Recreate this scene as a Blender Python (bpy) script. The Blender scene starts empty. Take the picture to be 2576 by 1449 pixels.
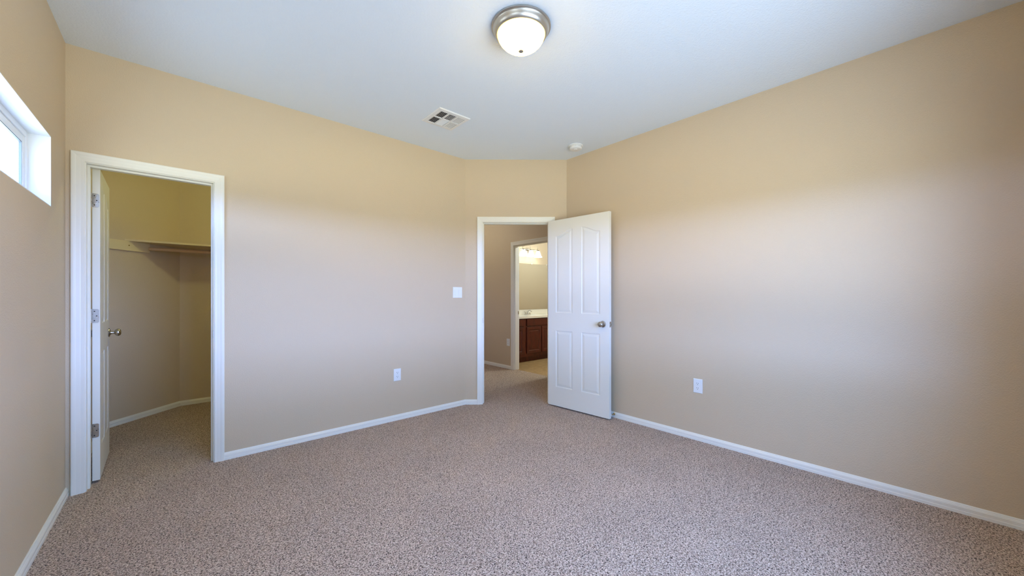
import bpy, bmesh, math, random
from mathutils import Vector, Matrix

random.seed(7)
SC = bpy.context.scene
COL = SC.collection
PI = math.pi

# ------------------------------------------------------------------ camera
H = 1.2125                       # lens height
cam_data = bpy.data.cameras.new('camera')
cam_data.sensor_width = 36.0
cam_data.lens = 36.0 * 947.3 / 2576.0
cam_data.shift_y = 20.2 / 2576.0
cam_data.clip_start = 0.02
cam = bpy.data.objects.new('camera', cam_data)
COL.objects.link(cam)
cam.location = (0, 0, H)
cam.rotation_euler = Vector((0.66566, 0.74626, 0)).to_track_quat('-Z', 'Y').to_euler()
SC.camera = cam

# ------------------------------------------------------------------ colour management
SC.view_settings.view_transform = 'Standard'
SC.view_settings.look = 'None'
SC.view_settings.gamma = 1.0
SC.view_settings.use_curve_mapping = False
SC.view_settings.exposure = 0.0
SC.cycles.use_denoising = True
SC.cycles.max_bounces = 10
SC.cycles.diffuse_bounces = 6
SC.cycles.caustics_reflective = False
SC.cycles.caustics_refractive = False
SC.cycles.sample_clamp_indirect = 8.0

# ------------------------------------------------------------------ daylight outside the windows
# radiance of what lies outside, by height above or below the horizon (linear RGB)
OUT = {'zenith': (5.4, 9.4, 20.0), 'sky': (2.9, 6.8, 15.5), 'horizon': (13.4, 19.6, 41.0), 'dim_band': (3.4, 4.6, 6.0), 'far_ground': (12.0, 12.8, 12.0), 'near_ground': (7.0, 8.5, 11.0)}  # band just below the horizon is made up, dimmed to shape the wall light
LAMP = (140.0, 89.0, 10.0)        # bedroom dome
VANITY = (4.5, 4.6, 4.2)      # bathroom shades
CLOSET = (11.4, 11.8, 5.2)
HALL_FILL = (14.2, 14.0, 13.0)
BATH_FILL = (52.0, 60.0, 62.0)
world = bpy.data.worlds.new('daylight')
SC.world = world
world.use_nodes = True
wn = world.node_tree.nodes
wl = world.node_tree.links
wn.clear()
w_geo = wn.new('ShaderNodeTexCoord')
w_sep = wn.new('ShaderNodeSeparateXYZ')
w_map = wn.new('ShaderNodeMapRange')
w_map.inputs['From Min'].default_value = -1.0
w_map.inputs['From Max'].default_value = 1.0
w_ramp = wn.new('ShaderNodeValToRGB')
cr = w_ramp.color_ramp
stops = [(-1.0, 'near_ground'), (-0.40, 'near_ground'), (-0.30, 'far_ground'), (-0.15, 'far_ground'), (-0.11, 'dim_band'), (-0.012, 'dim_band'), (0.004, 'horizon'),
         (0.12, 'horizon'), (0.18, 'sky'), (0.34, 'sky'), (0.46, 'zenith'), (1.0, 'zenith')]
cr.elements[0].position, cr.elements[0].color = 0.0, (*OUT['near_ground'], 1)
cr.elements[1].position, cr.elements[1].color = 1.0, (*OUT['zenith'], 1)
for zz, key in stops[1:-1]:
    e = cr.elements.new((zz + 1) / 2)
    e.color = (*OUT[key], 1)
w_bg = wn.new('ShaderNodeBackground')
w_bg.inputs['Strength'].default_value = 1.0
w_out = wn.new('ShaderNodeOutputWorld')
wl.new(w_geo.outputs['Generated'], w_sep.inputs[0])
wl.new(w_sep.outputs['Z'], w_map.inputs['Value'])
wl.new(w_map.outputs[0], w_ramp.inputs[0])
wl.new(w_ramp.outputs[0], w_bg.inputs['Color'])
wl.new(w_bg.outputs[0], w_out.inputs[0])

# room layout -----------------------------------------------------------------
XL, XB, YA, YR = -0.500, 3.275, 3.497, -0.324      # left, right, closet and window wall faces
CEIL = 2.743
T = 0.115                                           # wall thickness
P1 = Vector((2.418, YA)); P2 = Vector((XB, 2.750))  # ends of the diagonal door wall
REAR_WIN = (0.18, 2.38, 0.75, 2.040)                # X0 X1 Z0 Z1
LEFT_WINS = [(2.030, 3.150, 1.690, 2.066), (0.030, 1.150, 1.690, 2.066)]   # Y0 Y1 Z0 Z1; second is unseen, added to light the right wall


def portal(name, loc, direction, sx, sy):
    d = bpy.data.lights.new(name, 'AREA')
    d.shape = 'RECTANGLE'
    d.size, d.size_y = sx, sy
    d.cycles.is_portal = True
    o = bpy.data.objects.new(name, d)
    COL.objects.link(o)
    o.location = loc
    o.rotation_euler = Vector(direction).to_track_quat('-Z', 'Y').to_euler()
    return o


portal('rear_window_daylight', ((REAR_WIN[0] + REAR_WIN[1]) / 2, YR - T - 0.03, (REAR_WIN[2] + REAR_WIN[3]) / 2),
       (0, 1, 0), REAR_WIN[1] - REAR_WIN[0] + 0.06, REAR_WIN[3] - REAR_WIN[2] + 0.06)
for LEFT_WIN in LEFT_WINS:
    portal('left_window_daylight', (XL - T - 0.03, (LEFT_WIN[0] + LEFT_WIN[1]) / 2, (LEFT_WIN[2] + LEFT_WIN[3]) / 2),
           (1, 0, 0), LEFT_WIN[1] - LEFT_WIN[0] + 0.06, LEFT_WIN[3] - LEFT_WIN[2] + 0.06)


def point(name, loc, rgb, radius):
    d = bpy.data.lights.new(name, 'POINT')
    d.energy = max(rgb)
    d.color = [c / max(1e-6, max(rgb)) for c in rgb]
    d.shadow_soft_size = radius
    o = bpy.data.objects.new(name, d)
    COL.objects.link(o)
    o.location = loc
    return o


point('closet_bulb_light', (0.75, 4.27, 2.60), CLOSET, 0.04)
point('bathroom_fill_light', (5.40, 3.90, 2.50), BATH_FILL, 0.10)  # unseen fill lamp added to brighten the bathroom and its mirror
point('hall_fill_light', (3.10, 5.30, 2.50), HALL_FILL, 0.08)  # weak unseen lamp added to lift the hall walls

# ------------------------------------------------------------------ materials
def srgb(r, g, b):
    f = lambda c: c / 12.92 if c <= 0.04045 else ((c + 0.055) / 1.055) ** 2.4
    return (f(r / 255.0), f(g / 255.0), f(b / 255.0), 1.0)


def new_mat(name):
    m = bpy.data.materials.new(name)
    m.use_nodes = True
    nt = m.node_tree
    bsdf = nt.nodes['Principled BSDF']
    return m, nt, bsdf


def paint(name, color, rough=0.6, bump_scale=0.0, bump=0.0, dist=0.002, spec=0.35, mottling=0.0):
    m, nt, b = new_mat(name)
    b.inputs['Base Color'].default_value = color
    b.inputs['Roughness'].default_value = rough
    b.inputs['Specular IOR Level'].default_value = spec
    tc = nt.nodes.new('ShaderNodeTexCoord')
    if bump:
        n1 = nt.nodes.new('ShaderNodeTexNoise')
        n1.inputs['Scale'].default_value = bump_scale
        n1.inputs['Detail'].default_value = 3.0
        n1.inputs['Roughness'].default_value = 0.55
        bp = nt.nodes.new('ShaderNodeBump')
        bp.inputs['Strength'].default_value = bump
        bp.inputs['Distance'].default_value = dist
        nt.links.new(tc.outputs['Object'], n1.inputs['Vector'])
        nt.links.new(n1.outputs['Fac'], bp.inputs['Height'])
        nt.links.new(bp.outputs['Normal'], b.inputs['Normal'])
    if mottling:
        n2 = nt.nodes.new('ShaderNodeTexNoise')
        n2.inputs['Scale'].default_value = 3.0
        n2.inputs['Detail'].default_value = 4.0
        rp = nt.nodes.new('ShaderNodeMapRange')
        rp.inputs['To Min'].default_value = 1.0 - mottling
        rp.inputs['To Max'].default_value = 1.0 + mottling
        mx = nt.nodes.new('ShaderNodeMix')
        mx.data_type = 'RGBA'
        mx.blend_type = 'MULTIPLY'
        mx.inputs['Factor'].default_value = 1.0
        mx.inputs['A'].default_value = color
        nt.links.new(tc.outputs['Object'], n2.inputs['Vector'])
        nt.links.new(n2.outputs['Fac'], rp.inputs['Value'])
        nt.links.new(rp.outputs[0], mx.inputs['B'])
        nt.links.new(mx.outputs['Result'], b.inputs['Base Color'])
    return m


def metal(name, color, rough):
    m, nt, b = new_mat(name)
    b.inputs['Base Color'].default_value = color
    b.inputs['Metallic'].default_value = 1.0
    b.inputs['Roughness'].default_value = rough
    tc = nt.nodes.new('ShaderNodeTexCoord')
    n1 = nt.nodes.new('ShaderNodeTexNoise')
    n1.inputs['Scale'].default_value = 60.0
    rp = nt.nodes.new('ShaderNodeMapRange')
    rp.inputs['To Min'].default_value = rough * 0.85
    rp.inputs['To Max'].default_value = rough * 1.15
    nt.links.new(tc.outputs['Object'], n1.inputs['Vector'])
    nt.links.new(n1.outputs['Fac'], rp.inputs['Value'])
    nt.links.new(rp.outputs[0], b.inputs['Roughness'])
    return m


def emitter(name, rgb, base=(0.9, 0.9, 0.88, 1), zlo=None, zhi=None, dim=1.0):
    m, nt, b = new_mat(name)
    b.inputs['Base Color'].default_value = base
    b.inputs['Roughness'].default_value = 0.25
    b.inputs['Emission Color'].default_value = (*[c / max(1e-6, max(rgb)) for c in rgb], 1)
    b.inputs['Emission Strength'].default_value = max(rgb)
    if zlo is not None:
        # emission graded by height, shaped to keep the rim's glow off the ceiling
        tc = nt.nodes.new('ShaderNodeTexCoord')
        sp = nt.nodes.new('ShaderNodeSeparateXYZ')
        mr = nt.nodes.new('ShaderNodeMapRange')
        mr.interpolation_type = 'SMOOTHSTEP'
        mr.inputs['From Min'].default_value = zlo
        mr.inputs['From Max'].default_value = zhi
        mr.inputs['To Min'].default_value = max(rgb)
        mr.inputs['To Max'].default_value = max(rgb) * dim
        nt.links.new(tc.outputs['Object'], sp.inputs[0])
        nt.links.new(sp.outputs['Z'], mr.inputs['Value'])
        nt.links.new(mr.outputs[0], b.inputs['Emission Strength'])
    return m


def glass_mat(name):
    m = bpy.data.materials.new(name)
    m.use_nodes = True
    nt = m.node_tree
    nt.nodes.clear()
    out = nt.nodes.new('ShaderNodeOutputMaterial')
    tr = nt.nodes.new('ShaderNodeBsdfTransparent')
    tr.inputs['Color'].default_value = (0.93, 0.97, 0.96, 1)
    gl = nt.nodes.new('ShaderNodeBsdfGlossy')
    gl.inputs['Roughness'].default_value = 0.02
    lw = nt.nodes.new('ShaderNodeLayerWeight')
    pw = nt.nodes.new('ShaderNodeMath')
    pw.operation = 'POWER'
    pw.inputs[1].default_value = 5.0
    fr = nt.nodes.new('ShaderNodeMath')
    fr.operation = 'MULTIPLY_ADD'
    fr.inputs[1].default_value = 0.75
    fr.inputs[2].default_value = 0.05
    nt.links.new(lw.outputs['Facing'], pw.inputs[0])
    nt.links.new(pw.outputs[0], fr.inputs[0])
    mx = nt.nodes.new('ShaderNodeMixShader')
    nt.links.new(fr.outputs[0], mx.inputs[0])
    nt.links.new(tr.outputs[0], mx.inputs[1])
    nt.links.new(gl.outputs[0], mx.inputs[2])
    nt.links.new(mx.outputs[0], out.inputs[0])
    return m


def carpet_mat():
    m, nt, b = new_mat('frieze_carpet')
    N, L = nt.nodes, nt.links
    tc = N.new('ShaderNodeTexCoord')
    # twisted yarn flecks
    n1 = N.new('ShaderNodeTexNoise')
    n1.inputs['Scale'].default_value = 160.0
    n1.inputs['Detail'].default_value = 2.5
    n1.inputs['Roughness'].default_value = 0.6
    n1.inputs['Distortion'].default_value = 0.9
    r1 = N.new('ShaderNodeValToRGB')
    e = r1.color_ramp.elements
    e[0].position, e[0].color = 0.375, srgb(52, 36, 27)
    e[1].position, e[1].color = 0.595, srgb(226, 204, 184)
    k = r1.color_ramp.elements.new(0.47)
    k.color = srgb(162, 135, 113)
    # broad wear / vacuum patches
    n2 = N.new('ShaderNodeTexNoise')
    n2.inputs['Scale'].default_value = 2.2
    n2.inputs['Detail'].default_value = 3.0
    r2 = N.new('ShaderNodeMapRange')
    r2.inputs['To Min'].default_value = 0.86
    r2.inputs['To Max'].default_value = 1.12
    mx = N.new('ShaderNodeMix')
    mx.data_type = 'RGBA'
    mx.blend_type = 'MULTIPLY'
    mx.inputs['Factor'].default_value = 1.0
    L.new(tc.outputs['Object'], n1.inputs['Vector'])
    L.new(tc.outputs['Object'], n2.inputs['Vector'])
    # single yarns run a little pinker or greyer than their neighbours
    n3 = N.new('ShaderNodeTexNoise')
    n3.inputs['Scale'].default_value = 55.0
    n3.inputs['Detail'].default_value = 1.0
    hs = N.new('ShaderNodeMix')
    hs.data_type = 'RGBA'
    hs.inputs['A'].default_value = (1.06, 0.97, 0.99, 1)
    hs.inputs['B'].default_value = (0.95, 1.03, 0.99, 1)
    m3 = N.new('ShaderNodeMix')
    m3.data_type = 'RGBA'
    m3.blend_type = 'MULTIPLY'
    m3.inputs['Factor'].default_value = 1.0
    L.new(tc.outputs['Object'], n3.inputs['Vector'])
    L.new(n3.outputs['Fac'], hs.inputs['Factor'])
    L.new(n1.outputs['Fac'], r1.inputs[0])
    L.new(n2.outputs['Fac'], r2.inputs['Value'])
    L.new(r1.outputs[0], m3.inputs['A'])
    L.new(hs.outputs['Result'], m3.inputs['B'])
    L.new(m3.outputs['Result'], mx.inputs['A'])
    L.new(r2.outputs[0], mx.inputs['B'])
    L.new(mx.outputs['Result'], b.inputs['Base Color'])
    bp = N.new('ShaderNodeBump')
    bp.inputs['Strength'].default_value = 0.8
    bp.inputs['Distance'].default_value = 0.008
    L.new(n1.outputs['Fac'], bp.inputs['Height'])
    L.new(bp.outputs['Normal'], b.inputs['Normal'])
    b.inputs['Roughness'].default_value = 0.95
    b.inputs['Specular IOR Level'].default_value = 0.1
    b.inputs['Sheen Weight'].default_value = 0.15
    return m


def vinyl_mat():
    m, nt, b = new_mat('bathroom_vinyl')
    N, L = nt.nodes, nt.links
    tc = N.new('ShaderNodeTexCoord')
    n1 = N.new('ShaderNodeTexNoise')
    n1.inputs['Scale'].default_value = 14.0
    n1.inputs['Detail'].default_value = 6.0
    r1 = N.new('ShaderNodeValToRGB')
    e = r1.color_ramp.elements
    e[0].position, e[0].color = 0.35, srgb(152, 122, 80)
    e[1].position, e[1].color = 0.65, srgb(176, 145, 100)
    L.new(tc.outputs['Object'], n1.inputs['Vector'])
    L.new(n1.outputs['Fac'], r1.inputs[0])
    L.new(r1.outputs[0], b.inputs['Base Color'])
    b.inputs['Roughness'].default_value = 0.45
    return m


def wood_mat():
    m, nt, b = new_mat('dark_cherry_wood')
    N, L = nt.nodes, nt.links
    tc = N.new('ShaderNodeTexCoord')
    mp = N.new('ShaderNodeMapping')
    mp.inputs['Scale'].default_value = (14.0, 14.0, 1.6)
    n1 = N.new('ShaderNodeTexNoise')
    n1.inputs['Scale'].default_value = 4.0
    n1.inputs['Detail'].default_value = 5.0
    n1.inputs['Distortion'].default_value = 1.2
    r1 = N.new('ShaderNodeValToRGB')
    e = r1.color_ramp.elements
    e[0].position, e[0].color = 0.3, srgb(48, 14, 8)
    e[1].position, e[1].color = 0.7, srgb(98, 36, 20)
    L.new(tc.outputs['Object'], mp.inputs[0])
    L.new(mp.outputs[0], n1.inputs['Vector'])
    L.new(n1.outputs['Fac'], r1.inputs[0])
    L.new(r1.outputs[0], b.inputs['Base Color'])
    b.inputs['Roughness'].default_value = 0.35
    return m


WALL_RGB = (0.64, 0.512, 0.350, 1.0)
M = {}
M['wall'] = paint('tan_wall_paint', WALL_RGB, 0.5, 165.0, 0.55, 0.004, 0.4)
M['ceiling'] = paint('white_ceiling_texture', (0.80, 0.87, 0.93, 1.0), 0.8, 95.0, 0.7, 0.004, 0.2)
M['trim'] = paint('white_trim_enamel', srgb(238, 234, 222), 0.32, 300.0, 0.03, 0.0005, 0.45)
M['door'] = paint('white_door_enamel', srgb(236, 232, 220), 0.38, 420.0, 0.05, 0.0006, 0.45)
M['reveal'] = paint('white_window_reveal', srgb(232, 232, 230), 0.6, 190.0, 0.1, 0.002, 0.3)
M['carpet'] = carpet_mat()
M['vinyl'] = vinyl_mat()
M['wood'] = wood_mat()
M['plastic'] = paint('white_plastic', srgb(236, 236, 233), 0.3, 200.0, 0.01, 0.0003, 0.5)
M['slot'] = paint('dark_slot', srgb(40, 38, 36), 0.6)
M['frame'] = paint('white_vinyl_frame', srgb(232, 233, 234), 0.35, 200.0, 0.01, 0.0003, 0.5)
M['gasket'] = paint('grey_window_gasket', srgb(110, 116, 120), 0.5)
M['slotgrey'] = paint('grey_grille', srgb(176, 178, 180), 0.5)
M['nickel'] = metal('satin_nickel', srgb(186, 180, 170), 0.28)
M['pan'] = metal('brushed_nickel_pan', srgb(196, 192, 184), 0.36)
M['chrome'] = metal('polished_chrome', srgb(215, 215, 215), 0.08)
M['brass'] = metal('aged_brass', srgb(190, 160, 105), 0.3)
M['mirror'] = metal('silvered_mirror', (0.88, 0.90, 0.88, 1), 0.01)
M['glass'] = glass_mat('window_glass')
M['lampglass'] = emitter('lit_frosted_glass', LAMP, zlo=-0.132, zhi=-0.080, dim=0.06)
M['shadeglass'] = emitter('lit_shade_glass', VANITY)
M['shelf'] = paint('cream_painted_board', srgb(226, 208, 166), 0.5, 90.0, 0.05, 0.001)
M['rod'] = paint('pale_wood_rod', srgb(205, 170, 130), 0.45, 60.0, 0.05, 0.001)
M['marble'] = paint('cream_cultured_marble', srgb(238, 232, 216), 0.15, 8.0, 0.01, 0.0005, 0.5, 0.03)
M['duct_shade'] = paint('painted_duct_shade', srgb(42, 30, 34), 0.8)
M['rubber'] = paint('white_rubber', srgb(225, 222, 214), 0.6)

# ------------------------------------------------------------------ mesh helpers
def link(name, bm, mat, parent=None, smooth=False, loc=None, rotz=0.0):
    me = bpy.data.meshes.new(name)
    bmesh.ops.recalc_face_normals(bm, faces=bm.faces)
    bm.to_mesh(me)
    bm.free()
    me.materials.append(mat)
    if smooth:
        for p in me.polygons:
            p.use_smooth = True
        try:
            me.set_sharp_from_angle(angle=math.radians(35))
        except Exception:
            pass
    o = bpy.data.objects.new(name, me)
    COL.objects.link(o)
    if parent is not None:
        o.parent = parent
    if loc is not None:
        o.location = loc
        o.rotation_euler = (0, 0, rotz)
    return o


def tag(o, label, cat, group=None, kind=None):
    o['label'] = label
    o['category'] = cat
    if group:
        o['group'] = group
    if kind:
        o['kind'] = kind
    return o


def empty(name, loc, rotz=0.0):
    o = bpy.data.objects.new(name, None)
    o.empty_display_size = 0.05
    COL.objects.link(o)
    o.location = loc
    o.rotation_euler = (0, 0, rotz)
    return o


def box(bm, x0, x1, y0, y1, z0, z1, bevel=0.0, seg=2):
    vs = [bm.verts.new((x, y, z)) for x in (x0, x1) for y in (y0, y1) for z in (z0, z1)]
    f = [(0, 1, 3, 2), (4, 6, 7, 5), (0, 4, 5, 1), (2, 3, 7, 6), (0, 2, 6, 4), (1, 5, 7, 3)]
    fs = [bm.faces.new([vs[i] for i in q]) for q in f]
    if bevel:
        es = list({e for fc in fs for e in fc.edges})
        bmesh.ops.bevel(bm, geom=es, offset=bevel, segments=seg, affect='EDGES', profile=0.5)
    return bm


def prism(bm, poly, z0, z1):
    lo = [bm.verts.new((p[0], p[1], z0)) for p in poly]
    hi = [bm.verts.new((p[0], p[1], z1)) for p in poly]
    n = len(poly)
    for i in range(n):
        j = (i + 1) % n
        bm.faces.new((lo[i], lo[j], hi[j], hi[i]))
    bm.faces.new(lo[::-1])
    bm.faces.new(hi)
    return bm


def lathe(bm, prof, seg=48, axis=(0, 0, 1), origin=(0, 0, 0), close=True):
    """prof: (radius, height) list, turned around axis through origin"""
    q = Vector((0, 0, 1)).rotation_difference(Vector(axis)).to_matrix()
    o = Vector(origin)
    rings = []
    for r, h in prof:
        if r < 1e-6:
            rings.append([bm.verts.new(o + q @ Vector((0, 0, h)))])
        else:
            rings.append([bm.verts.new(o + q @ Vector((r * math.cos(2 * PI * i / seg), r * math.sin(2 * PI * i / seg), h)))
                          for i in range(seg)])
    for a, b in zip(rings[:-1], rings[1:]):
        if len(a) == 1 and len(b) == 1:
            continue
        for i in range(seg):
            j = (i + 1) % seg
            if len(a) == 1:
                bm.faces.new((a[0], b[i], b[j]))
            elif len(b) == 1:
                bm.faces.new((a[i], a[j], b[0]))
            else:
                bm.faces.new((a[i], a[j], b[j], b[i]))
    if close:
        if len(rings[0]) > 1:
            bm.faces.new(rings[0][::-1])
        if len(rings[-1]) > 1:
            bm.faces.new(rings[-1])
    return bm


def tube(bm, pts, r, seg=12, radii=None):
    pts = [Vector(p) for p in pts]
    rings = []
    up = Vector((0, 0, 1))
    for i, p in enumerate(pts):
        if i == 0:
            d = pts[1] - pts[0]
        elif i == len(pts) - 1:
            d = pts[-1] - pts[-2]
        else:
            d = pts[i + 1] - pts[i - 1]
        d.normalize()
        a = d.cross(up)
        if a.length < 1e-3:
            a = d.cross(Vector((1, 0, 0)))
        a.normalize()
        b = d.cross(a)
        rr = radii[i] if radii else r
        rings.append([bm.verts.new(p + (a * math.cos(2 * PI * k / seg) + b * math.sin(2 * PI * k / seg)) * rr) for k in range(seg)])
    for u, w in zip(rings[:-1], rings[1:]):
        for k in range(seg):
            j = (k + 1) % seg
            bm.faces.new((u[k], u[j], w[j], w[k]))
    bm.faces.new(rings[0][::-1])
    bm.faces.new(rings[-1])
    return bm


def sweep(bm, path, prof, closed=False):
    """path: list of (point3, side3, out3) frames; prof: closed list of (side, out)."""
    rings = []
    for p, s, o in path:
        p, s, o = Vector(p), Vector(s), Vector(o)
        rings.append([bm.verts.new(p + s * a + o * b) for a, b in prof])
    n = len(prof)
    for u, w in zip(rings[:-1], rings[1:]):
        for k in range(n):
            j = (k + 1) % n
            bm.faces.new((u[k], u[j], w[j], w[k]))
    bm.faces.new(rings[0][::-1])
    bm.faces.new(rings[-1])
    return bm


# ------------------------------------------------------------------ walls
def wall(name, a, b, openings=(), e0=0.0, e1=0.0, t=T, z1=CEIL, label=None, s0=0.0, s1=0.0, zlow=-0.02):
    """interior face from a to b with the room on the RIGHT-hand side of a->b reversed normal; outside lies to the left."""
    a, b = Vector(a), Vector(b)
    d = (b - a)
    Ln = d.length
    d.normalize()
    n = Vector((-d.y, d.x))                       # outward
    S = sorted({-s0, Ln + s1} | {x for o in openings for x in o[:2]})
    Z = sorted({zlow, z1} | {x for o in openings for x in o[2:]})

    def inside(i, j):
        if i < 0 or j < 0 or i >= len(S) - 1 or j >= len(Z) - 1:
            return False
        sm, zm = (S[i] + S[i + 1]) / 2, (Z[j] + Z[j + 1]) / 2
        return not any(o[0] < sm < o[1] and o[2] < zm < o[3] for o in openings)
    bm = bmesh.new()
    cache = {}

    def v(i, j, k):
        if (i, j, k) not in cache:
            s = S[i]
            if k and i == 0:
                s -= e0
            if k and i == len(S) - 1:
                s += e1
            p = a + d * s + n * (t * k)
            cache[(i, j, k)] = bm.verts.new((p.x, p.y, Z[j]))
        return cache[(i, j, k)]
    for i in range(len(S) - 1):
        for j in range(len(Z) - 1):
            if not inside(i, j):
                continue
            bm.faces.new((v(i, j, 0), v(i + 1, j, 0), v(i + 1, j + 1, 0), v(i, j + 1, 0)))
            bm.faces.new((v(i, j, 1), v(i, j + 1, 1), v(i + 1, j + 1, 1), v(i + 1, j, 1)))
            for (ii, jj, q) in ((i - 1, j, ((i, j), (i, j + 1))), (i + 1, j, ((i + 1, j), (i + 1, j + 1))),
                                (i, j - 1, ((i, j), (i + 1, j))), (i, j + 1, ((i, j + 1), (i + 1, j + 1)))):
                if not inside(ii, jj):
                    (p0, q0), (p1, q1) = q
                    bm.faces.new((v(p0, q0, 0), v(p1, q1, 0), v(p1, q1, 1), v(p0, q0, 1)))
    o = link(name, bm, M['wall'])
    tag(o, label or name, 'wall', kind='structure')
    return o


dg = (P2 - P1).normalized()
DL = (P2 - P1).length
MIT = T * math.tan(math.radians(41.08 / 2))
MIT2 = T * math.tan(math.radians((90 - 41.08) / 2))
# doors: opening rectangles (rough opening = jamb outer faces)
CX0, CX1 = -0.415, 0.203                 # closet jamb faces (X)
DH = 2.036                               # jamb head height
JT = 0.018
S0, S1 = 0.196, 0.941                    # bedroom door jamb faces along the diagonal
BY0, BY1 = 3.832, 4.594                  # bathroom door jamb faces (Y)
XH = 4.141                               # hall wall face
YC = 5.545                               # closet back wall face
K1 = Vector((XL, 5.020)); K2 = Vector((0.030, YC))   # closet clipped corner

wall('wall_left', (XL, YR), (XL, K1.y), [(q[0] - YR, q[1] - YR, q[2], q[3]) for q in LEFT_WINS], T, 0.05,
     label='tan left wall with a high narrow window beside the closet')
wall('wall_back', (XL, YA), (P1.x, P1.y), [(CX0 - JT - XL, CX1 + JT - XL, -0.02, DH + JT)], 0.0, MIT,
     label='long tan wall holding the closet doorway')
wall('wall_diagonal', P1, P2, [(S0 - JT, S1 + JT, -0.02, DH + JT)], MIT, MIT2,
     label='short diagonal tan wall around the open bedroom doorway')
wall('wall_right', P2, (XB, YR), [], MIT2, T, label='long plain tan wall right of the open white door')
wall('wall_rear', (XB, YR), (XL, YR), [(XB - REAR_WIN[1], XB - REAR_WIN[0], REAR_WIN[2], REAR_WIN[3])], 0.0, 0.0,
     label='tan window wall at the right edge of the photo')
# closet shell
wall('wall_closet_diagonal', K1, K2, [], 0.05, 0.05, label='diagonal tan wall inside the closet behind the shelf end')
wall('wall_closet_back', K2, (1.70, YC), [], 0.05, 0.0, label='tan rear wall of the closet under the shelf')
wall('wall_closet_right', (1.70, YC + T), (1.70, YA + T), [], 0.0, 0.0, label='tan right wall inside the closet')
# hall shell
wall('wall_hall', (XH, 6.60), (XH, 2.40), [(6.60 - BY1 - JT, 6.60 - BY0 + JT, -0.02, DH + JT)],
     label='tan hall wall with the bathroom doorway')
wall('wall_hall_end', (2.30, 6.60), (XH + T, 6.60), [], label='tan far wall of the hall')
wall('wall_hall_left', (2.30, YA + T), (2.30, 6.60 + T), [], label='tan left wall of the hall')
wall('wall_hall_near', (XH + T, 2.40), (XB + T, 2.40), [], label='tan near wall of the hall')
# bathroom shell
YV = 5.513
wall('wall_bathroom_back', (XH + T, YV), (6.80, YV), [], label='cream bathroom wall above the vanity mirror')
wall('wall_bathroom_right', (6.80, YV + T), (6.80, 2.90), [], label='cream right wall of the bathroom')
wall('wall_bathroom_near', (6.80, 2.90), (XH + T, 2.90), [], label='cream bathroom wall facing the mirror')

bm = bmesh.new()
prism(bm, [(XL - T, YR - T), (XH + 0.055, YR - T), (XH + 0.055, 6.60 + T), (XL - T, 6.60 + T)], -0.05, 0.0)
floor = link('floor', bm, M['carpet'])
tag(floor, 'mottled brown and beige frieze carpet floor', 'floor', kind='structure')
bm = bmesh.new()
prism(bm, [(XH + 0.055, 2.80), (6.95, 2.80), (6.95, 5.70), (XH + 0.055, 5.70)], -0.05, -0.004)
tag(link('floor_bathroom', bm, M['vinyl']), 'tan vinyl bathroom floor in front of the vanity', 'floor', kind='structure')
bm = bmesh.new()
prism(bm, [(XL - T, YR - T), (6.95, YR - T), (6.95, 6.60 + T), (XL - T, 6.60 + T)], CEIL, CEIL + 0.08)
tag(link('ceiling', bm, M['ceiling']), 'pale textured flat ceiling', 'ceiling', kind='structure')

# ------------------------------------------------------------------ baseboards
BH = 0.054
BASE_PROF = [(0.0, -0.01), (0.0135, -0.01), (0.0135, 0.016), (0.0120, 0.018), (0.0120, 0.036), (0.0100, 0.0385), (0.0100, 0.041),
             (0.0065, 0.0455), (0.0065, 0.0475), (0.0045, BH - 0.002), (0.0030, BH), (0.0, BH)]


def baseboard(name, pts, label):
    """pts: polyline on the wall faces, room side on the right of travel"""
    pts = [Vector(p) for p in pts]
    path = []
    for i, p in enumerate(pts):
        dirs = []
        if i > 0:
            dirs.append((pts[i] - pts[i - 1]).normalized())
        if i < len(pts) - 1:
            dirs.append((pts[i + 1] - pts[i]).normalized())
        nrm = [Vector((q.y, -q.x)) for q in dirs]
        if len(nrm) == 1:
            m = nrm[0]
        else:
            m = (nrm[0] + nrm[1]).normalized()
            m = m / max(0.2, m.dot(nrm[0]))
        path.append(((p.x, p.y, 0), (m.x, m.y, 0), (0, 0, 1)))
    bm = bmesh.new()
    sweep(bm, path, BASE_PROF)
    o = link(name, bm, M['trim'])
    tag(o, label, 'baseboard', kind='structure')
    return o


CW = 0.058                                   # casing width
REV = 0.005
diag = lambda s: P1 + dg * s
baseboard('baseboard_left', [(XL, YR), (XL, YA)], 'white baseboard along the left wall under the high window')
baseboard('baseboard_back', [(CX1 + REV + CW, YA), P1, diag(S0 - REV - CW)],
          'white baseboard from closet casing round to the bedroom door casing')
baseboard('baseboard_right', [diag(S1 + REV + CW), P2, (XB, YR)], 'white baseboard along the long right wall')
baseboard('baseboard_rear', [(XB, YR), (XL, YR)], 'white baseboard under the rear window')
baseboard('baseboard_closet', [(XL, YA + T), K1, K2, (1.70, YC)], 'white baseboard round the clipped corner inside the closet')
baseboard('baseboard_hall', [(2.30, 6.60), (XH, 6.60), (XH, BY1 + REV + CW)], 'white baseboard on the hall wall left of the bathroom doorway')

# ------------------------------------------------------------------ door casings and jambs
CASE_PROF = [(0.0, 0.0), (0.0, 0.008), (0.003, 0.0100), (0.017, 0.0106), (0.020, 0.0114), (0.036, 0.0134),
             (0.040, 0.0150), (0.046, 0.0160), (0.054, 0.0164), (CW, 0.0140), (CW, 0.0)]


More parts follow.
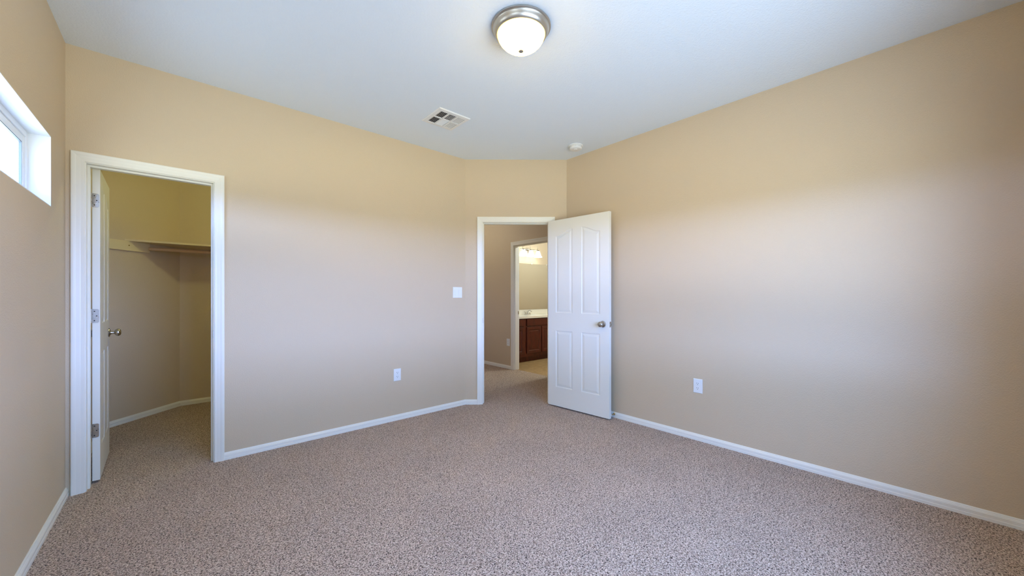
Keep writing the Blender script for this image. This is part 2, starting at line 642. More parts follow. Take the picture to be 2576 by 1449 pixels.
def doorway(name, origin, d, w0, w1, label, hinge_end, stop_from, stop_to, strike=True):
    """d: unit 2-D direction along the wall (left to right seen from the room); outward normal is left of d."""
    root = empty(name, (origin[0], origin[1], 0.0), math.atan2(d[1], d[0]))
    tag(root, label, 'door frame', kind='structure')
    # local: x along the wall, y into the wall, z up
    hz = DH + REV
    a, b = w0 - REV, w1 + REV
    bm = bmesh.new()
    o = (0, -1, 0)
    path = [((a, 0, -0.01), (-1, 0, 0), o), ((a, 0, hz), (-1, 0, 1), o), ((b, 0, hz), (1, 0, 1), o), ((b, 0, -0.01), (1, 0, 0), o)]
    sweep(bm, path, CASE_PROF)
    link('casing', bm, M['trim'], root)
    bm = bmesh.new()
    box(bm, w0 - JT, w0, -0.001, T + 0.001, -0.01, DH + JT)
    link('side_jamb', bm, M['trim'], root)
    bm = bmesh.new()
    box(bm, w1, w1 + JT, -0.001, T + 0.001, -0.01, DH + JT)
    link('side_jamb', bm, M['trim'], root)
    bm = bmesh.new()
    box(bm, w0, w1, -0.001, T + 0.001, DH, DH + JT)
    link('head_jamb', bm, M['trim'], root)
    bm = bmesh.new()
    box(bm, w0, w0 + 0.011, stop_from, stop_to, -0.01, DH)
    box(bm, w1 - 0.011, w1, stop_from, stop_to, -0.01, DH)
    box(bm, w0 + 0.011, w1 - 0.011, stop_from, stop_to, DH - 0.011, DH)
    link('stop_molding', bm, M['trim'], root)
    if strike:
        zs = 0.935
        bm = bmesh.new()
        if hinge_end == 'right':
            yc = stop_from / 2 if stop_from > 0.03 else (stop_to + T) / 2
            box(bm, w0 - 0.0005, w0 + 0.002, yc - 0.013, yc + 0.013, zs - 0.028, zs + 0.028)
        else:
            yc = stop_from / 2 if stop_from > 0.03 else (stop_to + T) / 2
            box(bm, w1 - 0.002, w1 + 0.0005, yc - 0.013, yc + 0.013, zs - 0.028, zs + 0.028)
        link('strike_plate', bm, M['nickel'], root)
    return root


doorway('trim_1', (0, YA), (1, 0), CX0, CX1, 'white casing and jamb round the closet doorway', 'left', 0.040, 0.078)
doorway('trim_2', P1, dg, S0, S1, 'white casing and jamb round the diagonal bedroom doorway', 'right', 0.040, 0.075)
doorway('trim_3', (XH, 0), (0, -1), -BY1, -BY0, 'white casing and jamb round the bathroom doorway across the hall', 'right', 0.02, 0.078)

# ------------------------------------------------------------------ panel doors
def panel_outline(x0, x1, z0, z1, rise, side, inset, n=18):
    """closed outline (x,z); the top edge climbs toward 'side' by rise in an S curve"""
    pts = []
    a, b = x0 + inset, x1 - inset
    c = z0 + inset
    for k in range(n + 1):
        pts.append((a + (b - a) * k / n, c))
    def top(x):
        u = (x - x0) / (x1 - x0)
        if side < 0:
            u = 1 - u
        s = 0.5 - 0.5 * math.cos(PI * min(1.0, max(0.0, u)))
        return z1 - rise + rise * s - inset
    m = 8
    for k in range(1, m):
        pts.append((b, c + (top(b) - c) * k / m))
    for k in range(n + 1):
        x = b + (a - b) * k / n
        pts.append((x, top(x)))
    for k in range(1, m):
        pts.append((a, top(a) + (c - top(a)) * k / m))
    return pts


def door_slab(w, h, th, z0):
    """slab in local x 0..w (hinge at 0), y 0..-th, z z0..z0+h"""
    st = 0.105 if w > 0.7 else 0.095
    mull = 0.112 if w > 0.7 else 0.090
    pw = (w - 2 * st - mull) / 2
    xl = (st, st + pw)
    xr = (st + pw + mull, w - st)
    lo = (0.223, 0.837)
    up = (1.030, 1.928)
    panels = [(xl, lo, 0.0, 1), (xr, lo, 0.0, -1), (xl, up, 0.064, 1), (xr, up, 0.064, -1)]
    steps = [(0.0, 0.0), (0.003, 0.0022), (0.008, 0.0040), (0.013, 0.0046), (0.018, 0.0040), (0.033, 0.0012), (0.037, 0.0006)]
    bm = bmesh.new()
    for face in (0, 1):
        ysgn = -1.0 if face == 0 else 1.0        # inward direction of depth
        y0 = 0.0 if face == 0 else -th
        edges = []
        loops = [[(0, z0), (w, z0), (w, z0 + h), (0, z0 + h)]]
        outer = [bm.verts.new((x, y0, z)) for x, z in loops[0]]
        edges += [bm.edges.new((outer[i], outer[(i + 1) % 4])) for i in range(4)]
        for (xa, xb), (za, zb), rise, side in panels:
            prev = None
            for ins, dep in steps:
                ring = [bm.verts.new((x, y0 + ysgn * dep, z)) for x, z in panel_outline(xa, xb, za, zb, rise, side, ins)]
                if prev is None:
                    m = len(ring)
                    edges += [bm.edges.new((ring[i], ring[(i + 1) % m])) for i in range(m)]
                else:
                    for i in range(m):
                        j = (i + 1) % m
                        bm.faces.new((prev[i], prev[j], ring[j], ring[i]))
                prev = ring
            bm.faces.new(prev)
        bmesh.ops.triangle_fill(bm, edges=edges, use_beauty=True, use_dissolve=False)
    # perimeter
    bm.verts.ensure_lookup_table()
    c = {}
    for vtx in bm.verts:
        for (x, z) in ((0, z0), (w, z0), (w, z0 + h), (0, z0 + h)):
            if abs(vtx.co.x - x) < 1e-6 and abs(vtx.co.z - z) < 1e-6:
                c[(x, z, 0 if abs(vtx.co.y) < 1e-6 else 1)] = vtx
    cor = [(0, z0), (w, z0), (w, z0 + h), (0, z0 + h)]
    for i in range(4):
        p, q = cor[i], cor[(i + 1) % 4]
        bm.faces.new((c[(*p, 0)], c[(*q, 0)], c[(*q, 1)], c[(*p, 1)]))
    return bm


KNOB_PROF = [(0.031, 0.0), (0.033, 0.003), (0.031, 0.007), (0.022, 0.010), (0.013, 0.012), (0.011, 0.020), (0.011, 0.030),
             (0.015, 0.034), (0.023, 0.038), (0.0275, 0.046), (0.0275, 0.054), (0.024, 0.061), (0.016, 0.066), (0.008, 0.068), (0.0, 0.0685)]


def make_door(name, pivot, angle, w, th, label, hinges=(0.34, 1.08, 1.83), gap=0.003, flip=1):
    """local +x from the hinge to the latch, slab lies on y<0 (flip=1) of the pivot line"""
    root = empty(name, (pivot[0], pivot[1], 0.0), angle)
    tag(root, label, 'door', kind='structure')
    z0, h = 0.014, 2.026
    bm = door_slab(w, h, th, z0)
    if flip < 0:
        bmesh.ops.translate(bm, verts=bm.verts, vec=(0, th, 0))
    bmesh.ops.translate(bm, verts=bm.verts, vec=(gap, 0, 0))
    ya, yb = (-th, 0.0) if flip > 0 else (0.0, th)
    link('slab', bm, M['door'], root)
    for y, ax in ((yb, (0, 1, 0)), (ya, (0, -1, 0))):
        bm = bmesh.new()
        lathe(bm, KNOB_PROF, 40, ax, (gap + w - 0.070, y, 0.935))
        link('door_knob', bm, M['nickel'], root, True)
    bm = bmesh.new()
    ym = (ya + yb) / 2
    box(bm, gap + w - 0.001, gap + w + 0.0015, ym - 0.0125, ym + 0.0125, 0.935 - 0.028, 0.935 + 0.028)
    lp = link('latch_plate', bm, M['nickel'], root)
    bm = bmesh.new()
    box(bm, gap + w + 0.001, gap + w + 0.011, ym - 0.008, ym + 0.008, 0.935 - 0.010, 0.935 + 0.010, 0.002)
    link('latch_bolt', bm, M['nickel'], lp)
    return root, z0, h


# bedroom door: swung back almost against the right wall
BED_PIVOT = Vector((3.1245, 2.8640))
BED_ANG = math.atan2(2.107 - 2.864, 3.180 - 3.1245)
# the slab body lies on the camera side of the pivot line
bed, z0, h = make_door('door_2', BED_PIVOT, BED_ANG, 0.757, 0.035,
                       'open white four panel bedroom door with arched upper panels', flip=1)
for hz in (0.30, 1.06, 1.82):
    bm = bmesh.new()
    lathe(bm, [(0.0, -0.048), (0.0055, -0.046), (0.0055, 0.046), (0.0, 0.048)], 14, (0, 0, 1), (0.0, 0.005, hz))
    box(bm, 0.0005, 0.003, -0.030, -0.001, hz - 0.0445, hz + 0.0445)
    link('hinge', bm, M['nickel'], bed)

# closet door: swung inward past square
CL_PIVOT = Vector((-0.405, 3.622))
CL_ANG = math.radians(91.3)
clo, z0, h = make_door('door_1', CL_PIVOT, CL_ANG, 0.606, 0.035,
                       'narrow white panel door swung open into the closet, seen edge on', flip=1)
for hz in (0.339, 1.083, 1.833):
    bm = bmesh.new()
    lathe(bm, [(0.0, -0.048), (0.0055, -0.046), (0.0055, 0.046), (0.0, 0.048)], 14, (0, 0, 1), (-0.001, 0.006, hz))
    # leaf on the slab edge with rounded free corners, then the leaf on the jamb end
    r = 0.009
    y_in, y_out = 0.004, -0.030
    za, zb = hz - 0.0445, hz + 0.0445
    pts = [(y_in, za), (y_out + r, za)]
    pts += [(y_out + r - r * math.sin(t), za + r - r * math.cos(t)) for t in [PI / 2 * k / 6 for k in range(1, 7)]]
    pts += [(y_out + r - r * math.cos(t), zb - r + r * math.sin(t)) for t in [PI / 2 * k / 6 for k in range(0, 7)]]
    pts += [(y_in, zb)]
    lo = [bm.verts.new((0.0032, y, z)) for y, z in pts]
    hi = [bm.verts.new((0.0005, y, z)) for y, z in pts]
    for i in range(len(pts)):
        j = (i + 1) % len(pts)
        bm.faces.new((lo[i], lo[j], hi[j], hi[i]))
    bm.faces.new(lo)
    bm.faces.new(hi[::-1])
    hg = link('hinge', bm, M['nickel'], clo)
    for (yy, dz) in ((-0.010, 0.030), (-0.020, 0.0), (-0.010, -0.030)):
        bm = bmesh.new()
        lathe(bm, [(0.0035, 0.0), (0.0035, 0.0006), (0.0, 0.001)], 12, (-1, 0, 0), (0.0005, yy, hz + dz))
        link('screw', bm, M['slot'], hg)

# door stop on the right baseboard, behind the bedroom door
st = empty('door_stop', (XB - 0.0135, 2.125, 0.036))
tag(st, 'small brass door stop on the baseboard behind the open bedroom door', 'door stop')
bm = bmesh.new()
lathe(bm, [(0.011, -0.002), (0.011, 0.003), (0.006, 0.006), (0.0042, 0.010), (0.0042, 0.052), (0.0, 0.052)], 20, (-1, 0, 0))
link('stem', bm, M['brass'], st, True)
bm = bmesh.new()
lathe(bm, [(0.0065, 0.050), (0.008, 0.052), (0.008, 0.064), (0.0, 0.067)], 20, (-1, 0, 0))
link('rubber_tip', bm, M['rubber'], st, True)

# ------------------------------------------------------------------ windows
def window(name, origin, rotz, w, z0, z1, label, depth=0.088):
    """local x along the wall, y outward, hole x 0..w"""
    root = empty(name, (origin[0], origin[1], 0.0), rotz)
    tag(root, label, 'window', kind='structure')
    bm = bmesh.new()
    t = 0.004
    box(bm, 0, t, 0.0, depth, z0, z1)
    box(bm, w - t, w, 0.0, depth, z0, z1)
    box(bm, t, w - t, 0.0, depth, z1 - t, z1)
    box(bm, t, w - t, 0.0, depth, z0, z0 + t)
    link('reveal', bm, M['reveal'], root)
    bm = bmesh.new()
    f = 0.034
    y0, y1 = depth - 0.012, T + 0.012
    box(bm, 0.001, f, y0, y1, z0 + 0.001, z1 - 0.001, 0.002)
    box(bm, w - f, w - 0.001, y0, y1, z0 + 0.001, z1 - 0.001, 0.002)
    box(bm, f, w - f, y0, y1, z1 - f, z1 - 0.001, 0.002)
    box(bm, f, w - f, y0, y1, z0 + 0.001, z0 + f, 0.002)
    link('window_frame', bm, M['frame'], root)
    for k, (xa, xb, yo) in enumerate(((f, w / 2 + 0.02, 0.018), (w / 2 - 0.02, w - f, 0.006))):
        s = 0.036
        bm = bmesh.new()
        ya, yb = y0 + yo, y0 + yo + 0.012
        box(bm, xa, xa + s, ya, yb, z0 + f, z1 - f, 0.0015)
        box(bm, xb - s, xb, ya, yb, z0 + f, z1 - f, 0.0015)
        box(bm, xa + s, xb - s, ya, yb, z1 - f - s, z1 - f, 0.0015)
        box(bm, xa + s, xb - s, ya, yb, z0 + f, z0 + f + s, 0.0015)
        sash = link('sash', bm, M['frame'], root)
        bm = bmesh.new()
        g = 0.004
        box(bm, xa + s, xa + s + g, ya + 0.002, yb, z0 + f + s, z1 - f - s)
        box(bm, xb - s - g, xb - s, ya + 0.002, yb, z0 + f + s, z1 - f - s)
        box(bm, xa + s + g, xb - s - g, ya + 0.002, yb, z1 - f - s - g, z1 - f - s)
        box(bm, xa + s + g, xb - s - g, ya + 0.002, yb, z0 + f + s, z0 + f + s + g)
        link('gasket', bm, M['gasket'], sash)
        bm = bmesh.new()
        yg = (ya + yb) / 2
        vs = [bm.verts.new(p) for p in ((xa + s - 0.002, yg, z0 + f + s - 0.002), (xb - s + 0.002, yg, z0 + f + s - 0.002),
                                        (xb - s + 0.002, yg, z1 - f - s + 0.002), (xa + s - 0.002, yg, z1 - f - s + 0.002))]
        bm.faces.new(vs)
        link('pane', bm, M['glass'], sash)
    return root


# left wall runs along +Y; outward is -X
for wname, q, wlabel in (('window_1', LEFT_WINS[0], 'high narrow white window in the left wall beside the closet door'),
                         ('added_window_3', LEFT_WINS[1], 'added unseen high narrow white window in the left wall near the rear wall')):
    window(wname, (XL, q[0]), PI / 2, q[1] - q[0], q[2], q[3], wlabel)
window('window_2', (REAR_WIN[1], YR), PI, REAR_WIN[1] - REAR_WIN[0], REAR_WIN[2], REAR_WIN[3],
       'wide white bedroom window in the rear wall')

# ------------------------------------------------------------------ ceiling light
LX, LY = 1.462, 1.562
cl = empty('ceiling_light', (LX, LY, CEIL))
tag(cl, 'lit frosted dome ceiling light with brushed nickel rim on the bedroom ceiling', 'ceiling light')
bm = bmesh.new()
lathe(bm, [(0.150, 0.0), (0.166, -0.001), (0.168, -0.004), (0.168, -0.010), (0.164, -0.013), (0.160, -0.0135), (0.1605, -0.017),
           (0.158, -0.020), (0.155, -0.030), (0.149, -0.041), (0.142, -0.048), (0.137, -0.050), (0.134, -0.047), (0.134, -0.030), (0.0, -0.030)], 96)
link('mounting_pan', bm, M['pan'], cl, True)
bm = bmesh.new()
lathe(bm, [(0.133, -0.034), (0.1345, -0.046), (0.134, -0.056), (0.130, -0.068), (0.121, -0.083), (0.106, -0.099), (0.086, -0.114),
           (0.062, -0.126), (0.036, -0.133), (0.014, -0.1355), (0.0, -0.136)], 96)
link('glass_bowl', bm, M['lampglass'], cl, True)
bm = bmesh.new()
lathe(bm, [(0.0, -0.134), (0.014, -0.1345), (0.016, -0.138), (0.0145, -0.1425), (0.009, -0.146), (0.0, -0.147)], 32)
link('finial', bm, M['pan'], cl, True)

# ------------------------------------------------------------------ ceiling vent (multi-way register)
vt = empty('ceiling_vent', (1.745, 2.815, CEIL))
tag(vt, 'square white louvred air vent on the bedroom ceiling', 'vent')
V = 0.152
bm = bmesh.new()
# sloped rim
outer = [(-V, -V), (V, -V), (V, V), (-V, V)]
I = 0.116
rings = []
for s, z in ((V, 0.0), (V, -0.003), (V - 0.006, -0.008), (I, -0.010), (I, -0.002)):
    rings.append([bm.verts.new((x / V * s, y / V * s, z)) for x, y in outer])
for a, b in zip(rings[:-1], rings[1:]):
    for i in range(4):
        j = (i + 1) % 4
        bm.faces.new((a[i], a[j], b[j], b[i]))
bm.faces.new(rings[0])
# dividing bars
for xc in (-0.040, 0.040):
    box(bm, xc - 0.006, xc + 0.006, -I, I, -0.010, -0.002)
box(bm, -I, -0.046, -0.006, 0.006, -0.010, -0.002)
box(bm, -0.034, 0.034, -0.006, 0.006, -0.010, -0.002)
box(bm, 0.046, I, -0.006, 0.006, -0.010, -0.002)
link('vent_frame', bm, M['plastic'], vt)
bm = bmesh.new()
box(bm, -I, I, -I, I, -0.0016, -0.0004)
link('backing', bm, M['duct_shade'], vt)  # plate painted dark as the shade inside a duct; no duct is built


def slat(bm, c, along, half, tilt, wd=0.0105, th=0.0012):
    """thin louvre blade: c centre, along 'x' or 'y', tilted about its long axis"""
    ct, sn = math.cos(tilt), math.sin(tilt)
    vs = []
    for l in (-half, half):
        for (a, b) in ((-wd / 2, -th / 2), (wd / 2, -th / 2), (wd / 2, th / 2), (-wd / 2, th / 2)):
            p, q = a * ct - b * sn, a * sn + b * ct
            vs.append(bm.verts.new((c[0] + l, c[1] + p, c[2] + q) if along == 'x' else (c[0] + p, c[1] + l, c[2] + q)))
    for i in range(4):
        j = (i + 1) % 4
        bm.faces.new((vs[i], vs[j], vs[4 + j], vs[4 + i]))
    bm.faces.new(vs[:4])
    bm.faces.new(vs[4:][::-1])


for y0, y1 in ((-0.114, -0.008), (0.008, 0.114)):
    for col in (0, 1, 2):
        bm = bmesh.new()
        yc, hy = (y0 + y1) / 2, (y1 - y0) / 2 - 0.002
        if col == 0:
            for k in range(5):
                slat(bm, (-0.106 + k * 0.0135, yc, -0.0062), 'y', hy, math.radians(40), 0.0088)
        elif col == 2:
            for k in range(5):
                slat(bm, (0.054 + k * 0.0135, yc, -0.0066), 'y', hy, math.radians(-22), 0.0080)
        else:
            sg = 1 if y0 < 0 else -1
            for k in range(8):
                slat(bm, (0.0, y0 + 0.006 + k * 0.0135, -0.0062), 'x', 0.032, math.radians(24) * sg, 0.0098)
        link('louvers', bm, M['plastic'], vt)

# ------------------------------------------------------------------ smoke detector
sd = empty('smoke_detector', (3.035, 2.430, CEIL))
tag(sd, 'round white smoke detector on the ceiling above the bedroom door', 'smoke detector')
bm = bmesh.new()
lathe(bm, [(0.070, 0.0), (0.073, -0.002), (0.073, -0.010), (0.068, -0.013), (0.0, -0.013)], 56)
link('base_plate', bm, M['plastic'], sd, True)
bm = bmesh.new()
lathe(bm, [(0.060, -0.012), (0.064, -0.014), (0.064, -0.030), (0.061, -0.036), (0.052, -0.041), (0.030, -0.043), (0.0, -0.043)], 56)
link('housing', bm, M['plastic'], sd, True)
bm = bmesh.new()
lathe(bm, [(0.017, -0.0425), (0.019, -0.044), (0.018, -0.047), (0.0, -0.048)], 28, (0, 0, 1), (-0.008, -0.008, 0))
link('test_button', bm, M['plastic'], sd, True)
bm = bmesh.new()
for k in range(28):
    a = 2 * PI * k / 28
    x, y = 0.0642 * math.cos(a), 0.0642 * math.sin(a)
    lathe(bm, [(0.0022, -0.028), (0.0022, -0.018)], 6, (0, 0, 1), (x, y, 0))
link('vent_slot', bm, M['slotgrey'], sd)

# ------------------------------------------------------------------ outlets and the switch
def face_plate(w, hgt, t=0.006):
    bm = bmesh.new()
    box(bm, -w / 2, w / 2, -t, 0.0, -hgt / 2, hgt / 2)
    es = [e for e in bm.edges if all(abs(v.co.y + t) < 1e-6 for v in e.verts)]
    bmesh.ops.bevel(bm, geom=es, offset=0.0035, segments=3, affect='EDGES', profile=0.6)
    return bm


def outlet(loc, rotz, label):
    root = empty('wall_outlet', loc, rotz)
    tag(root, label, 'outlet', 'white wall outlets')
    link('cover_plate', face_plate(0.073, 0.118), M['plastic'], root)
    for zc in (0.0195, -0.0195):
        bm = bmesh.new()
        pts = []
        for k in range(32):
            a = 2 * PI * k / 32
            pts.append((0.0172 * math.cos(a), max(-0.0135, min(0.0135, 0.0172 * math.sin(a)))))
        lo = [bm.verts.new((x, -0.005, zc + z)) for x, z in pts]
        hi = [bm.verts.new((x, -0.0074, zc + z)) for x, z in pts]
        for i in range(32):
            j = (i + 1) % 32
            bm.faces.new((lo[i], lo[j], hi[j], hi[i]))
        bm.faces.new(hi)
        bm.faces.new(lo[::-1])
        bmesh.ops.remove_doubles(bm, verts=bm.verts, dist=1e-5)
        rc = link('receptacle', bm, M['plastic'], root)
        for (xa, hh, zz) in ((-0.0065, 0.0038, 0.004), (0.0065, 0.0033, 0.004)):
            bm = bmesh.new()
            box(bm, xa - 0.0013, xa + 0.0013, -0.0078, -0.006, zc + zz - hh, zc + zz + hh)
            link('slot', bm, M['slot'], rc)
        bm = bmesh.new()
        lathe(bm, [(0.0027, 0.006), (0.0027, 0.0078)], 12, (0, -1, 0), (0, 0, zc - 0.0075))
        link('ground_hole', bm, M['slot'], rc)
    bm = bmesh.new()
    lathe(bm, [(0.003, 0.005), (0.003, 0.0066), (0.0, 0.007)], 12, (0, -1, 0))
    link('screw', bm, M['plastic'], root)
    return root


outlet((1.614, YA, 0.443), 0.0, 'white outlet on the long wall between closet and bedroom door')
outlet((XB, 1.322, 0.457), -PI / 2, 'white outlet low on the right wall beyond the open door')
outlet((XH, 4.735, 0.440), -PI / 2, 'white outlet on the hall wall beside the bathroom doorway')

sw = empty('light_switch', (2.313, YA, 1.252))
tag(sw, 'white double rocker light switch on the wall left of the bedroom door', 'light switch')
link('cover_plate', face_plate(0.117, 0.117), M['plastic'], sw)
for xc, tl in ((-0.023, 1), (0.023, -1)):
    bm = bmesh.new()
    box(bm, xc - 0.0175, xc + 0.0175, -0.0066, -0.004, -0.0345, 0.0345)
    fr = link('rocker_frame', bm, M['plastic'], sw)
    bm = bmesh.new()
    vs = [bm.verts.new(p) for p in ((xc - 0.0145, -0.006, -0.031), (xc + 0.0145, -0.006, -0.031), (xc + 0.0145, -0.006, 0.031), (xc - 0.0145, -0.006, 0.031),
                                    (xc - 0.0145, -0.0085 - 0.003 * (tl > 0), -0.031), (xc + 0.0145, -0.0085 - 0.003 * (tl > 0), -0.031),
                                    (xc + 0.0145, -0.0085 - 0.003 * (tl < 0), 0.031), (xc - 0.0145, -0.0085 - 0.003 * (tl < 0), 0.031))]
    for q in ((0, 1, 5, 4), (1, 2, 6, 5), (2, 3, 7, 6), (3, 0, 4, 7), (4, 5, 6, 7), (0, 3, 2, 1)):
        bm.faces.new([vs[i] for i in q])
    link('rocker', bm, M['plastic'], fr)

# ------------------------------------------------------------------ closet shelf, cleat and rod
kd = (K2 - K1).normalized()
kn = Vector((kd.y, -kd.x))                      # into the closet
def on_k(s, off=0.0):
    p = K1 + kd * s + kn * off
    return (p.x, p.y)
ZS = 1.742
YF = 5.150                                       # shelf front edge
sF = (YF - K1.y) / kd.y
bm = bmesh.new()
pL = on_k(sF)
prism(bm, [(pL[0] + 0.001, YF), (1.697, YF), (1.697, YC - 0.001), (K2.x + 0.001, YC - 0.001)], ZS, ZS + 0.018)
tag(link('closet_shelf', bm, M['shelf']), 'cream painted board shelf across the back of the closet', 'shelf')
sC = (5.305 - K1.y) / kd.y
bm = bmesh.new()
prism(bm, [on_k(0.02, 0.0008), on_k(sC, 0.0008), on_k(sC, 0.019), on_k(0.02, 0.019)], ZS - 0.092, ZS - 0.0005)
ck = link('shelf_cleat', bm, M['shelf'])
tag(ck, 'cream cleat board screwed to the diagonal closet wall below the shelf', 'cleat')
bm = bmesh.new()
q = on_k(0.21, 0.019)
lathe(bm, [(0.006, -0.001), (0.006, 0.0012), (0.0, 0.0016)], 16, (kn.x, kn.y, 0), (q[0], q[1], ZS - 0.042))
link('screw', bm, M['brass'], ck)
bm = bmesh.new()
tube(bm, [(-0.205, 5.262, ZS - 0.055), (1.698, 5.262, ZS - 0.055)], 0.0165, 20)
tag(link('hanging_rod', bm, M['rod'], None, True), 'pale round clothes rod hung under the closet shelf', 'clothes rod')
# ------------------------------------------------------------------ bathroom vanity
YFV = 4.985                                      # cabinet face
VX0, VX1 = XH + T + 0.002, 6.10
vc = empty('vanity_cabinet', (VX0, YFV, 0.0))
tag(vc, 'dark cherry wood vanity cabinet seen through the bathroom doorway', 'cabinet')
W = VX1 - VX0
bm = bmesh.new()
box(bm, 0.0, W, 0.0, YV - YFV - 0.001, 0.10, 0.802)
box(bm, 0.0, W, 0.07, YV - YFV - 0.001, -0.004, 0.10)
link('carcass', bm, M['wood'], vc)


def shaker(x0, x1, z0, z1, name, rail=0.055):
    bm = bmesh.new()
    y = -0.019
    steps = [(0.0, 0.0), (0.0, y + 0.003), (0.003, y), (rail - 0.008, y), (rail, y + 0.007), (rail + 0.012, y + 0.008), (rail + 0.030, y + 0.003)]
    prev = None
    for ins, dep in steps:
        ring = [bm.verts.new(p) for p in ((x0 + ins, dep, z0 + ins), (x1 - ins, dep, z0 + ins), (x1 - ins, dep, z1 - ins), (x0 + ins, dep, z1 - ins))]
        if prev:
            for i in range(4):
                j = (i + 1) % 4
                bm.faces.new((prev[i], prev[j], ring[j], ring[i]))
        else:
            bm.faces.new(ring[::-1])
        prev = ring
    bm.faces.new(prev)
    return link(name, bm, M['wood'], vc)


def drawer(x0, x1, z0, z1):
    bm = bmesh.new()
    box(bm, x0, x1, -0.019, 0.0, z0, z1, 0.004)
    return link('drawer_front', bm, M['wood'], vc)


o = VX0
for (a, b) in ((4.32, 4.72), (5.63, 6.05)):
    drawer(a - o, b - o, 0.665, 0.785)
    shaker(a - o, b - o, 0.155, 0.640, 'cabinet_door')
drawer(4.80 - o, 5.57 - o, 0.665, 0.785)
shaker(4.80 - o, 5.175 - o, 0.155, 0.640, 'cabinet_door')
shaker(5.195 - o, 5.57 - o, 0.155, 0.640, 'cabinet_door')

ct = empty('countertop', (VX0, YFV, 0.802))
tag(ct, 'cream vanity countertop with sink and backsplash in the bathroom', 'countertop')
bm = bmesh.new()
SXC, SYC = 5.27 - VX0, 0.265                      # sink centre
A, B_ = 0.215, 0.165
nseg = 40
yfront, yback = -0.030, YV - YFV - 0.001
x1c = W + 0.01
rim = [(SXC + A * math.cos(2 * PI * k / nseg), SYC + B_ * math.sin(2 * PI * k / nseg)) for k in range(nseg)]
prev = None
top_edges = []
zt = 0.036
co = [bm.verts.new(p) for p in ((0, yfront, zt), (x1c, yfront, zt), (x1c, yback, zt), (0, yback, zt))]
cb = [bm.verts.new(p) for p in ((0, yfront, 0.001), (x1c, yfront, 0.001), (x1c, yback, 0.001), (0, yback, 0.001))]
for i in range(4):
    j = (i + 1) % 4
    bm.faces.new((co[i], co[j], cb[j], cb[i]))
    top_edges.append(bm.edges.get((co[i], co[j])))
for s, dz in ((1.0, 0.0), (0.95, -0.012), (0.86, -0.030), (0.6, -0.034), (0.12, -0.0345)):
    ring = [bm.verts.new((SXC + (x - SXC) * s, SYC + (y - SYC) * s, zt + dz)) for x, y in rim]
    if prev is None:
        top_edges += [bm.edges.new((ring[k], ring[(k + 1) % nseg])) for k in range(nseg)]
    else:
        for k in range(nseg):
            j = (k + 1) % nseg
            bm.faces.new((prev[k], prev[j], ring[j], ring[k]))
    prev = ring
bm.faces.new(prev)
bmesh.ops.triangle_fill(bm, edges=top_edges, use_beauty=True, use_dissolve=False)
link('counter_slab', bm, M['marble'], ct)
bm = bmesh.new()
box(bm, 0.0, x1c, yback - 0.018, yback, zt, zt + 0.098, 0.003)
box(bm, 0.0, 0.018, yfront + 0.02, yback - 0.018, zt, zt + 0.098, 0.003)
link('backsplash', bm, M['marble'], ct)

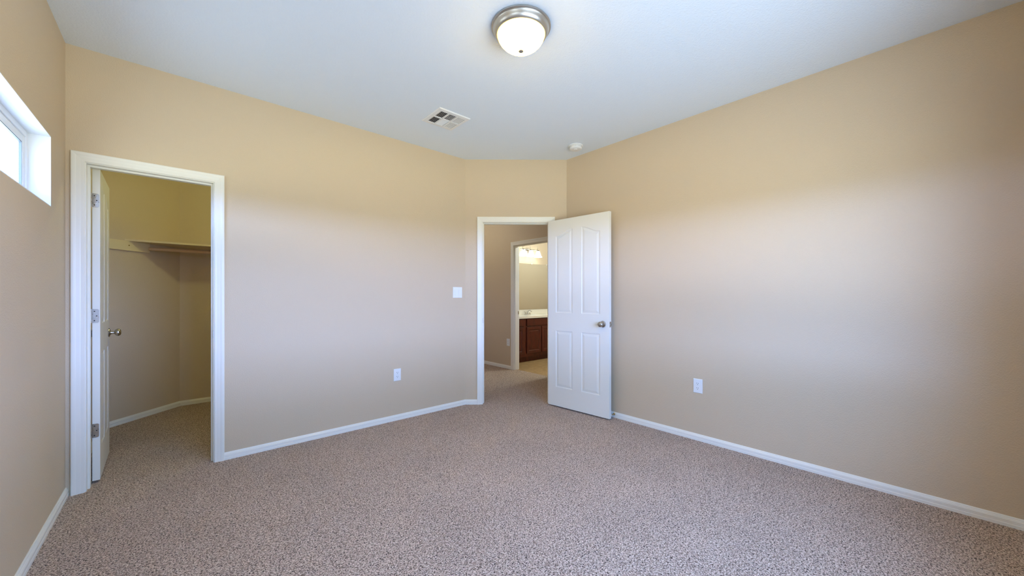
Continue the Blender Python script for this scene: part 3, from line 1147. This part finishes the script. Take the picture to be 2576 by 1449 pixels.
fa = empty('faucet', (5.27, 5.440, 0.8385))
tag(fa, 'chrome bathroom faucet with two handles behind the sink', 'faucet')
bm = bmesh.new()
box(bm, -0.080, 0.080, -0.024, 0.024, 0.0, 0.014, 0.006, 3)
link('base_plate', bm, M['chrome'], fa, True)
bm = bmesh.new()
tube(bm, [(0, 0, 0.010), (0, -0.004, 0.050), (0, -0.025, 0.082), (0, -0.065, 0.088), (0, -0.105, 0.074), (0, -0.112, 0.056)], 0.011, 16,
     [0.017, 0.014, 0.012, 0.011, 0.011, 0.010])
link('spout', bm, M['chrome'], fa, True)
for sx in (-1, 1):
    bm = bmesh.new()
    lathe(bm, [(0.019, 0.010), (0.017, 0.030), (0.012, 0.044), (0.0, 0.048)], 20, (0, 0, 1), (sx * 0.058, 0, 0))
    tube(bm, [(sx * 0.058, 0, 0.042), (sx * 0.085, -0.010, 0.058), (sx * 0.105, -0.014, 0.062)], 0.006, 10)
    link('handle', bm, M['chrome'], fa, True)

mr = empty('wall_mirror', (5.10, YV, 0.940))
tag(mr, 'large frameless mirror on the wall above the bathroom vanity', 'mirror')
bm = bmesh.new()
box(bm, -0.70, 0.98, -0.006, -0.0006, 0.0, 0.930)
link('mirror_glass', bm, M['mirror'], mr)
for xx in (-0.30, 0.36, 0.80):
    bm = bmesh.new()
    box(bm, xx - 0.010, xx + 0.010, -0.009, -0.0004, 0.922, 0.944, 0.002)
    link('mirror_clip', bm, M['plastic'], mr)

vl = empty('vanity_light', (5.335, YV, 2.120))
tag(vl, 'three shade vanity light bar glowing above the bathroom mirror', 'vanity light')
bm = bmesh.new()
box(bm, -0.060, 0.060, -0.022, -0.0005, -0.050, 0.050, 0.006)
link('wall_plate', bm, M['nickel'], vl)
bm = bmesh.new()
tube(bm, [(-0.26, -0.085, 0.030), (0.26, -0.085, 0.030)], 0.008, 14)
tube(bm, [(0, -0.015, 0.010), (0, -0.060, 0.020), (0, -0.085, 0.030)], 0.008, 12)
link('crossbar', bm, M['nickel'], vl, True)
for xx in (-0.205, 0.0, 0.205):
    bm = bmesh.new()
    tube(bm, [(xx, -0.085, 0.030), (xx + 0.002, -0.088, 0.062), (xx - 0.006, -0.094, 0.088), (xx - 0.022, -0.104, 0.098), (xx - 0.034, -0.112, 0.090)],
         0.0045, 10)
    tube(bm, [(xx, -0.085, 0.030), (xx, -0.100, 0.020), (xx, -0.105, 0.008)], 0.012, 14)
    link('scroll_arm', bm, M['nickel'], vl, True)
    bm = bmesh.new()
    lathe(bm, [(0.026, 0.010), (0.034, 0.006), (0.042, -0.020), (0.052, -0.055), (0.066, -0.088), (0.082, -0.108), (0.086, -0.114),
               (0.083, -0.114), (0.062, -0.086), (0.048, -0.052), (0.038, -0.018), (0.024, 0.004)], 40, (0, 0, 1), (xx, -0.105, 0))
    link('glass_shade', bm, M['shadeglass'], vl, True)
